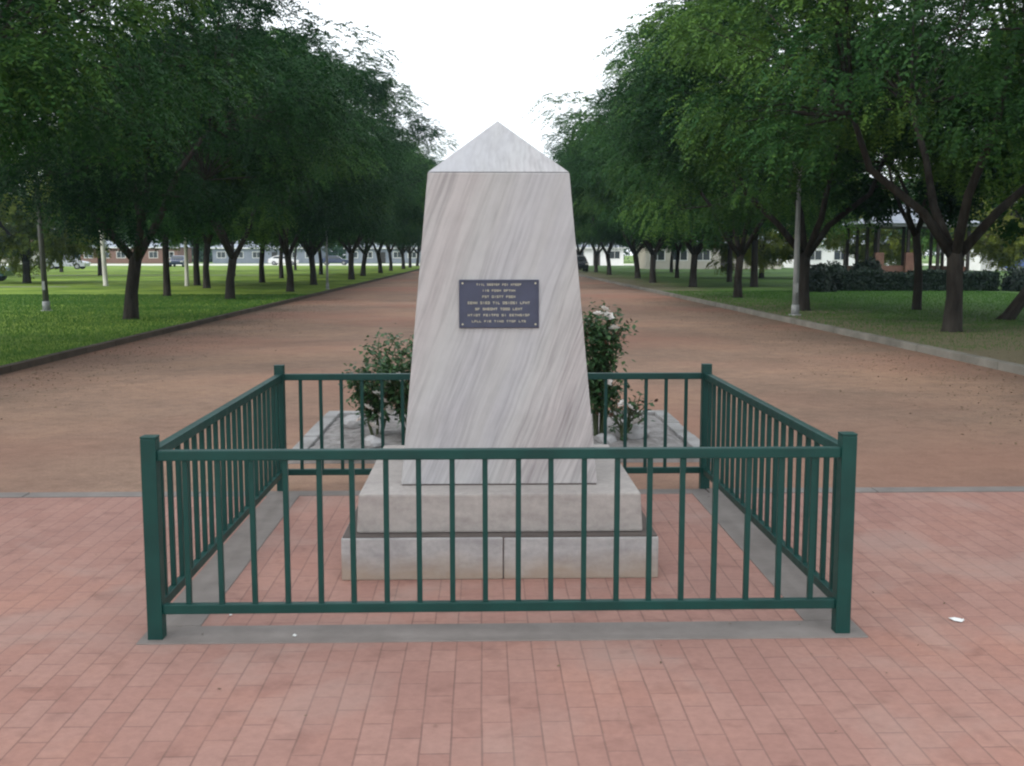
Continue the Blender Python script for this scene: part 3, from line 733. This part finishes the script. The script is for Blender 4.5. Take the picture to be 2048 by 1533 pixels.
leaves('leaf_litter', 'brown leaf litter blown along the left side of the gravel path', 9000, 5, lambda r, n: (XL + np.abs(r.normal(0,1.0,n)) + .02, r.uniform(11, 42, n)), .0)
leaves('leaf_litter', 'brown leaf litter on the bare verge behind the right kerb', 9000, 6, lambda r, n: (XR + .2 + r.uniform(0,1,n)**1.3*9, r.uniform(12, 34, n)), .07)

leaves('leaf_litter', 'few dry leaf fragments scattered over the brick paving', 260, 7, lambda r, n: (r.uniform(-6, 6.5, n), r.uniform(2.4, 7.4, n)), .003, .008)

# ---------------------------------------------------------------- rose bed behind the railing
BX, BY, BW, BD = .15, 9.89, 1.73, 1.20
bed = empty('flower_bed', (BX, BY, 0)); tag(bed, 'rectangular flower bed with pale concrete edging behind the monument railing', 'flower bed')
b = MB(); rs = random.Random(9)
def edge_run(x0, x1, y0, y1, along):
    n = 4 if along == 'x' else 3
    for k in range(n):
        d = rs.uniform(-.006,.006); h = .085+rs.uniform(-.006,.006)
        if along == 'x': b.box(x0+(x1-x0)*k/n+.004, x0+(x1-x0)*(k+1)/n-.004, y0+d, y1+d, -.03, h, .012)
        else: b.box(x0+d, x1+d, y0+(y1-y0)*k/n+.004, y0+(y1-y0)*(k+1)/n-.004, -.03, h, .012)
edge_run(-BW, BW, -BD, -BD+.13, 'x'); edge_run(-BW, BW, BD-.13, BD, 'x')
edge_run(-BW, -BW+.13, -BD+.136, BD-.136, 'y'); edge_run(BW-.13, BW, -BD+.136, BD-.136, 'y')
b.build('edging', M['rim'], bed)
bm = bmesh.new(); nx, ny = 40, 28; rs = random.Random(6); g = []
for j in range(ny+1):
    row = []
    for i in range(nx+1):
        u = i/nx*2-1; v = j/ny*2-1
        row.append(bm.verts.new((u*(BW-.12), v*(BD-.12), .045+.09*(1-u*u)**.5*(1-v*v)**.5 + rs.uniform(-.014,.014))))
    g.append(row)
for j in range(ny):
    for i in range(nx): bm.faces.new((g[j][i], g[j][i+1], g[j+1][i+1], g[j+1][i])).smooth = True
me = bpy.data.meshes.new('mulch'); bm.to_mesh(me); bm.free(); link_mesh('mulch', me, M['mulch'], bed)
# loose pale stones lying on the bed
def rock(seed, s):
    bm = bmesh.new(); bmesh.ops.create_icosphere(bm, subdivisions=2, radius=1); r = random.Random(seed)
    off = [Vector((r.uniform(-1,1), r.uniform(-1,1), r.uniform(-1,1))).normalized() for _ in range(7)]
    for v in bm.verts:
        d = v.co.normalized(); k = 1.0
        for o in off: k = min(k, .72/max(.3, d.dot(o)) if d.dot(o) > .72 else 1)
        v.co = Vector((d.x*s[0], d.y*s[1], d.z*s[2]))*k*r.uniform(.94,1.04)
    me = bpy.data.meshes.new('stone'); bm.to_mesh(me); bm.free(); return me
for i, (x, y, s, lab) in enumerate([(1.32, 9.35, (.17,.13,.09), 'largest pale stone on the flower bed, right of the monument'), (1.05, 9.1, (.11,.09,.06), 'small pale stone on the bed just right of the monument'),
        (-1.18, 9.95, (.15,.12,.08), 'pale stone near the left edge of the flower bed'), (-.92, 9.0, (.10,.09,.06), 'small pale stone below the left rose bush')]):
    o = link_mesh('stone', rock(50+i, s), M['white_stone'], loc=(x, y, .085+s[2]*.6)); tag(o, lab, 'stone', 'pale stones on the flower bed')

def rose(x, y, h, spread, seed, label, nleaf, flowers, nst=9, bottom=.15, dead=14):
    rng = np.random.default_rng(seed); rs = random.Random(seed)
    r = empty('rose_bush', (x, y, .07)); tag(r, label, 'rose bush', 'rose bushes in the flower bed')
    mb = MB(); tips = []
    for i in range(nst):
        a = rs.uniform(0, 6.28); sp = spread*rs.uniform(.3,1); L = h*rs.uniform(.7,1.0)
        pts = [(0.03*math.cos(a),0.03*math.sin(a),-.03)]
        for k in range(1,5):
            t = k/4; pts.append((math.cos(a)*sp*t**.8+rs.uniform(-.03,.03), math.sin(a)*sp*t**.8+rs.uniform(-.03,.03), L*t))
        mb.tube(pts, [.012,.010,.008,.006,.003], 6, False); pv = [Vector(p) for p in pts]
        for k in range(2,5):
            for _ in range(3):
                b0 = pv[k-1].lerp(pv[k], rs.random()); b1 = b0 + Vector((rs.uniform(-.16,.16), rs.uniform(-.16,.16), rs.uniform(.03,.2)))
                mb.tube([b0, b0.lerp(b1,.5)+Vector((0,0,.02)), b1], [.005,.004,.002], 4, False); tips += [b0.lerp(b1,.6), b1]
            tips.append(pv[k])
    mb.build('stem', M['stem'], r)
    T = np.array([tuple(t) for t in tips]); T = T[T[:,2] > bottom*h]
    idx = rng.integers(0, len(T), nleaf)
    p = T[idx] + rng.normal(0,.045,(nleaf,3))
    d = rng.normal(size=(nleaf,3)); d[:,2] *= .5; d /= np.linalg.norm(d,axis=1,keepdims=True)
    wv = np.cross(d, np.array([0,0,1.])+rng.normal(0,.4,(nleaf,3))); wv /= np.linalg.norm(wv,axis=1,keepdims=True)
    s = rng.uniform(.035,.065,(nleaf,1))
    Q = np.stack([p, p+d*s*.5+wv*s*.32, p+d*s-np.array([0,0,.012]), p+d*s*.5-wv*s*.32],1)
    link_mesh('foliage', quads_mesh('foliage', Q, np.clip(rng.normal(.45,.22,nleaf),0,1)), M['leaf_rose'], r)
    # blooms
    def bloom(mt, size, nm, pos):
        q = []
        for ringi, (rad, tilt, cnt) in enumerate(((1.0,.35,6),(.75,.8,6),(.45,1.2,5))):
            for k in range(cnt):
                a = 2*PI*k/cnt + ringi*.5 + rs.uniform(-.2,.2)
                o = np.array([math.cos(a), math.sin(a), 0]); up = np.array([0,0,1.]); t = o*math.cos(tilt)+up*math.sin(tilt); sd = np.cross(up, o)
                L = size*rad
                q.append(np.stack([0*o, t*L*.6+sd*L*.45, t*L, t*L*.6-sd*L*.45]))
        Q = np.array(q); me = quads_mesh(nm, Q, rng.uniform(.2,1,len(Q)))
        ob = link_mesh(nm, me, mt, r); ob.location = pos; ob.rotation_euler = (rs.uniform(.1,1.1), rs.uniform(-.6,.6), rs.uniform(0,6.28)); return ob
    for (fx_, fy_, fz_) in flowers: bloom(M['petal'], .055, 'flower', (fx_, fy_, fz_))
    for k in range(dead):
        t = T[rng.integers(0, len(T))]; t = t*np.array([1.25,1.25,1.06]); bloom(M['leaf_dead'], .024, 'spent_bloom', tuple(t))
    return r
rose(-.92, 9.45, .70, .28, 71, 'left hand low rose bush with pale blooms beside the monument', 1500, [(.02,-.2,.42),(.07,-.22,.36),(-.06,-.2,.30),(.12,-.2,.28),(.05,-.2,.22),(-.12,-.2,.2),(.1,-.15,.5),(-.02,-.2,.14)], 8)
rose(-.60, 9.35, .95, .34, 72, 'dark leafy rose bush pressed close to the left side of the monument', 2600, [(-.1,-.25,.58),(.05,-.2,.72)], 11)
rose(1.0, 9.30, 1.12, .21, 73, 'tall rose bush with white blooms on top right of the monument', 2900, [(-.02,-.1,1.1),(.03,-.12,1.14),(.07,-.08,1.08),(.11,-.15,.98),(.05,-.2,.55)], 12, .22, 24)
rose(1.2, 9.15, .34, .11, 74, 'small sparse rose bush with a pale bloom at the foot of the tall one', 170, [(-.02,-.12,.36),(.03,-.14,.33),(.1,-.1,.2)], 5)

# ---------------------------------------------------------------- lamp poles
def lamp(x, y, h, r0, label, tilt=(0,0), pm='lamp_grey', z=.065):
    o = empty('lamp_post', (x, y, z)); o.rotation_euler = (tilt[0], tilt[1], 0); tag(o, label, 'lamp post')
    b = MB(); b.tube([(0,0,-.1), (0,0,h*.5), (0,0,h)], [r0, r0*.85, r0*.62], 16); b.build('pole', M[pm], o)
    b = MB(); b.tube([(0,0,-.05),(0,0,.03)], [r0*1.9,r0*1.9], 16); b.tube([(0,0,.03),(0,0,.28)], [r0*1.25,r0*1.2], 16); b.build('base_collar', M['lamp_grey'], o)
    b = MB(); b.box(-.04,.04,-r0-.008,-r0+.03,.6,.85,.004); b.build('access_cover', M['lamp_grey'], o)
    b = MB(); b.tube([(0,0,h),(0,0,h+.10)], [r0*.8,r0*1.0], 12); b.build('head_socket', M['lamp_dark'], o)
    b = MB(); b.tube([(0,0,h+.09),(0,0,h+.2),(0,0,h+.34),(0,0,h+.40)], [.08,.15,.17,.15], 18); b.build('lamp_bowl', M['lamp_glass'], o)
    b = MB(); b.tube([(0,0,h+.40),(0,0,h+.43),(0,0,h+.50)], [.24,.22,.05], 18); b.build('lamp_cap', M['lamp_dark'], o)
    return o
lamp(8.32, 28.8, 3.55, .085, 'tall grey lamp pole just behind the pale right kerb')
lamp(-12.44, 31.5, 4.1, .085, 'grey lamp pole leaning slightly left on the left lawn near the photo edge', (0,-.03), 'lamp_old')
lamp(-7.16+.0, 50.8, 2.65, .06, 'short thin grey lamp pole close behind the left kerb', z=.07)

# ---------------------------------------------------------------- gazebo
gz = empty('gazebo', (22.2, 57, .06)); tag(gz, 'open park gazebo with grey pitched roof and dark posts beyond the hedge', 'gazebo')
b = MB(); b.box(-2.6,2.6,-2.6,2.6,0,.18,.01); b.build('floor_slab', M['concrete'], gz)
for i in range(4):
    for j in range(4):
        if 0 < i < 3 and 0 < j < 3: continue
        b = MB(); b.box(-2.3+i*1.533-.07, -2.3+i*1.533+.07, -2.3+j*1.533-.07, -2.3+j*1.533+.07, .18, 3.1); b.build('post', M['dark_timber'], gz)
b = MB(); b.box(-2.75,2.75,-2.75,-2.65,3.0,3.15); b.box(-2.75,2.75,2.65,2.75,3.0,3.15); b.box(-2.75,-2.65,-2.65,2.65,3.0,3.15); b.box(2.65,2.75,-2.65,2.65,3.0,3.15); b.build('fascia', M['lamp_grey'], gz)
b = MB(); b.frustum(0,0,2.95,2.95,3.152,1.0,1.0,3.75); b.build('roof', M['roof_grey'], gz)
b = MB(); b.frustum(0,0,1.15,1.15,3.78,0,0,4.3); b.build('roof_lantern', M['roof_grey'], gz)
for px_ in (-2.3, -.767):
    b = MB(); b.box(px_-.22, px_+.22, -2.62, -2.40, .18, 1.7, .01); b.build('brick_pier', M['wall_brick'], gz)
for sx in (-1,1):
    b = MB(); b.box(sx*2.3-.05, sx*2.3+.05, -2.2, 2.2, .18, 1.0); b.build('low_wall', M['wall_brick'], gz)
b = MB(); b.box(-2.2,-.8,-2.35,-2.25,.18,1.05); b.build('low_wall', M['wall_brick'], gz)

# ---------------------------------------------------------------- houses and far buildings
def building(x, y, wd, dp, hw_, hr, wallm, roofm, label, nwin, name='house', rz=0, verandah=False, hip=.35, base=.0):
    o = empty(name, (x, y, base), rz); tag(o, label, 'house' if name == 'house' else 'building')
    b = MB(); b.box(-wd/2, wd/2, -dp/2, dp/2, -.1, hw_); b.build('wall', wallm, o)
    bm = bmesh.new(); e = .45
    lo = [bm.verts.new((sx*(wd/2+e), sy*(dp/2+e), hw_+.003)) for sx, sy in ((-1,-1),(1,-1),(1,1),(-1,1))]
    k = wd/2 - dp*hip
    r0 = bm.verts.new((-k, 0, hw_+hr)); r1 = bm.verts.new((k, 0, hw_+hr))
    bm.faces.new((lo[0],lo[1],r1,r0)); bm.faces.new((lo[2],lo[3],r0,r1)); bm.faces.new((lo[1],lo[2],r1)); bm.faces.new((lo[3],lo[0],r0)); bm.faces.new(lo[::-1])
    me = bpy.data.meshes.new('roof'); bm.to_mesh(me); bm.free(); link_mesh('roof', me, roofm, o)
    b = MB(); b.box(-wd/2-e, wd/2+e, -dp/2-e-.05, -dp/2-e+.05, hw_-.18, hw_-.002); b.build('gutter', M['white_paint'], o)
    for i in range(nwin):
        wx = -wd/2 + wd*(i+.5)/nwin
        if i == nwin//2:
            b = MB(); b.box(wx-.5, wx+.5, -dp/2-.06, -dp/2-.005, 0, 2.1); d = b.build('door', M['dark_timber'], o)
            b = MB(); b.box(wx+.36, wx+.42, -dp/2-.10, -dp/2-.062, 1.0, 1.1); b.build('handle', M['alloy'], d)
            continue
        b = MB(); b.box(wx-.85, wx+.85, -dp/2-.05, -dp/2-.005, .95, 2.2); wn = b.build('window', M['white_paint'], o)
        b = MB(); b.box(wx-.75, wx-.03, -dp/2-.056, -dp/2-.052, 1.05, 2.1); b.box(wx+.03, wx+.75, -dp/2-.056, -dp/2-.052, 1.05, 2.1); b.build('pane', M['window'], wn)
    if verandah:
        b = MB(); b.prism([(-dp/2-2.6, hw_-.45), (-dp/2-2.6, hw_-.38), (-dp/2-.5, hw_-.05), (-dp/2-.5, hw_-.15)], -wd/2, wd/2); b.build('verandah_roof', roofm, o)
        for i in range(7):
            px = -wd/2+.1+(wd-.2)*i/6
            b = MB(); b.box(px-.08, px+.08, -dp/2-2.5, -dp/2-2.34, 0, hw_-.42); b.build('verandah_post', M['white_paint'], o)
    return o
building(57, 112, 15, 9, 2.75, 1.6, M['wall_white'], M['roof_red'], 'white house with red tiled roof and verandah posts at the right edge', 5, verandah=True)
building(25.5, 124, 15, 8, 2.9, 1.3, M['wall_cream'], M['roof_grey'], 'long cream building seen between trunks left of the right lamp pole', 6, 'park_building')
building(43, 130, 12, 8, 2.9, 1.5, M['wall_white'], M['roof_grey'], 'white building behind the gazebo on the right', 4, 'park_building')
building(17.0, 166, 8, 7, 2.7, 1.2, M['wall_white'], M['roof_grey'], 'small white building beside the dark car at the avenue end', 3)
building(-96, 214, 22, 10, 3.2, 2.0, M['wall_cream'], M['roof_red'], 'long cream house with red roof behind the teal car at the far left', 7)
building(-66, 212, 18, 10, 3.0, 2.2, M['wall_brick'], M['roof_grey'], 'brick house with grey roof beyond the far road, third from the left', 6)
building(-41, 214, 20, 10, 2.9, 2.0, M['wall_blue'], M['roof_grey'], 'blue grey house with grey roof between the pale trunk and the large left tree', 6)
building(-19, 215, 14, 9, 2.9, 1.8, M['wall_blue'], M['roof_grey'], 'blue grey house beyond the road closest to the left end of the avenue', 5)

# ---------------------------------------------------------------- cars
def car(x, y, z, rz, paint, label, van=False, name='parked_car'):
    o = empty(name, (x, y, z), rz); tag(o, label, 'van' if van else 'car', 'vehicles parked round the park')
    # length along local y, width along x ; profile extruded, then narrowed at the top
    if van: body = [(-2.3,.35),(-2.35,.9),(-2.2,1.15),(-1.5,1.3),(-.9,1.95),(-.6,2.05),(2.2,2.05),(2.35,1.8),(2.35,.35)]
    else: body = [(-2.2,.30),(-2.25,.62),(-2.1,.80),(-1.1,.95),(-.45,1.38),(-.1,1.46),(1.0,1.46),(1.35,1.38),(1.95,1.02),(2.2,.95),(2.25,.55),(2.2,.30)]
    hb = .95 if not van else 1.2
    bm = bmesh.new(); secs = []
    for xs in (-.86, -.80, .80, .86):
        edge = abs(xs) > .83
        sec = []
        for (yy, zz) in body:
            tuck = .16*max(0, (zz-hb))/.5 if not van else .06*max(0, zz-hb)
            s = 1 if xs > 0 else -1
            sec.append(bm.verts.new((xs - s*tuck, yy*(.985 if edge else 1), zz - (.03 if edge and zz > .7 else 0))))
        secs.append(sec)
    nb = len(body)
    for a, c in zip(secs[:-1], secs[1:]):
        for i in range(nb): bm.faces.new((a[i], a[(i+1)%nb], c[(i+1)%nb], c[i]))
    bm.faces.new(secs[0][::-1]); bm.faces.new(secs[-1]); bmesh.ops.recalc_face_normals(bm, faces=bm.faces)
    me = bpy.data.meshes.new('body'); bm.to_mesh(me); bm.free(); link_mesh('body', me, paint, o)
    # glass
    if van: ws = [(-1.46,1.36),(-.92,1.92)]; sw = [(-.8,1.3),(-.75,1.85),(.3,1.85),(.3,1.3)]; rw = (2.36,1.3,1.85)
    else: ws = [(-1.04,1.0),(-.48,1.35)]; sw = [(-.9,1.0),(-.35,1.36),(1.2,1.36),(1.6,1.05)]; rw = None
    b = MB(); (ya,za),(yb,zb) = ws; b.prism([(ya-.012,za+.012),(yb-.012,zb+.012),(yb+.02,zb-.03),(ya+.02,za-.03)], -.66, .66); b.build('windscreen', M['window'], o)
    b = MB()
    if rw: b.box(-.65,.65,rw[0]-.02,rw[0]+.012,rw[1],rw[2])
    else: b.prism([(1.40,1.37),(1.92,1.055),(1.88,1.0),(1.36,1.32)], -.64, .64)
    b.build('rear_window', M['window'], o)
    for s in (-1,1):
        bm = bmesh.new()
        tk = (lambda zz: .16*max(0,(zz-hb))/.5) if not van else (lambda zz: .06*max(0,zz-hb))
        vo = [bm.verts.new((s*(.868-tk(zz)), yy, zz)) for yy, zz in sw]; vi = [bm.verts.new((s*(.80-tk(zz)), yy, zz)) for yy, zz in sw]
        bm.faces.new(vo); bm.faces.new(vi[::-1])
        for i in range(4): bm.faces.new((vo[i], vo[(i+1)%4], vi[(i+1)%4], vi[i]))
        bmesh.ops.recalc_face_normals(bm, faces=bm.faces)
        me = bpy.data.meshes.new('side_window'); bm.to_mesh(me); bm.free(); link_mesh('side_window', me, M['window'], o)
        for yy in (-1.4, 1.35):
            b = MB(); b.tube([(s*.66,yy,.32),(s*.89,yy,.32)], .32, 20); wh = b.build('wheel', M['tyre'], o)
            b = MB(); b.tube([(s*.885,yy,.32),(s*.9,yy,.32)], .19, 14); b.build('rim', M['alloy'], wh)
        fy = -2.3 if not van else -2.37
        b = MB(); b.box(s*.72-.14, s*.72+.14, fy+.02, fy+.10, .62, .76, .01); b.build('headlight', M['lamp_lens'], o)
        ry = 2.27 if not van else 2.38
        b = MB(); b.box(s*.72-.11, s*.72+.11, ry-.08, ry-.01, .68, .84, .01); b.build('tail_light', M['roof_red'], o)
    return o
car(-30.6, 66.5, .075, PI/2, M['car_teal'], 'dark teal car cut off by the left edge of the photo')
car(8.75, 101, 0.11, 0.0, M['car_black'], 'small dark car far down the avenue right of the monument')
car(51, 101, .065, PI/2, M['car_blue'], 'blue van in front of the red roofed house at the right edge', True, 'parked_van')
car(-39, 142, .075, 0.1, M['car_navy'], 'dark navy car behind the pale upright trunk on the left')
car(-31, 172, .0, PI/2, M['car_white'], 'white car on the far road behind the second left tree')
car(-23, 172.5, .0, PI/2, M['car_navy'], 'dark blue car on the far road closest to the avenue')
car(-66, 140, .075, PI/2, M['car_white'], 'white car on the far left lawn edge behind the lamp pole')
car(-45, 120, .075, PI/2, M['car_silver'], 'silver car between the lamp pole and the leaning pale trunk')

# ---------------------------------------------------------------- scraps on the paving
def scrap(x, y, s, label, seed, z=.002):
    r = random.Random(seed); bm = bmesh.new(); g = []
    for j in range(4):
        g.append([bm.verts.new(((i/3-.5)*s*1.4+r.uniform(-.1,.1)*s, (j/3-.5)*s+r.uniform(-.1,.1)*s, abs(r.gauss(0,.18))*s)) for i in range(4)])
    for j in range(3):
        for i in range(3): bm.faces.new((g[j][i], g[j][i+1], g[j+1][i+1], g[j+1][i]))
    me = bpy.data.meshes.new('paper_scrap'); bm.to_mesh(me); bm.free()
    o = link_mesh('paper_scrap', me, M['paper'], loc=(x, y, z)); o.rotation_euler = (0,0,r.uniform(0,3)); tag(o, label, 'litter')
scrap(2.18, 4.80, .042, 'crumpled white scrap of paper on the bricks right of the railing', 1)
scrap(-.83, 4.66, .014, 'tiny white scrap on the concrete edging under the front railing', 2, .008)
scrap(-1.18, 4.96, .012, 'tiny white scrap behind the front left corner post', 3, .004)

# ---------------------------------------------------------------- evening air
hb = MB(); hb.box(-260, 260, -20, 260, -1.2, 22)
hm = bpy.data.materials.new('haze'); hm.use_nodes = True; hn = hm.node_tree; hn.nodes.clear()
ho = hn.nodes.new('ShaderNodeOutputMaterial'); hv = hn.nodes.new('ShaderNodeVolumePrincipled')
hv.inputs['Color'].default_value = (.62,.86,1.0,1); hv.inputs['Density'].default_value = .0004; hv.inputs['Anisotropy'].default_value = .3
hn.links.new(hv.outputs[0], ho.inputs['Volume'])
tag(hb.build('haze', hm), 'thin pale evening haze over the park', 'haze', kind='stuff')
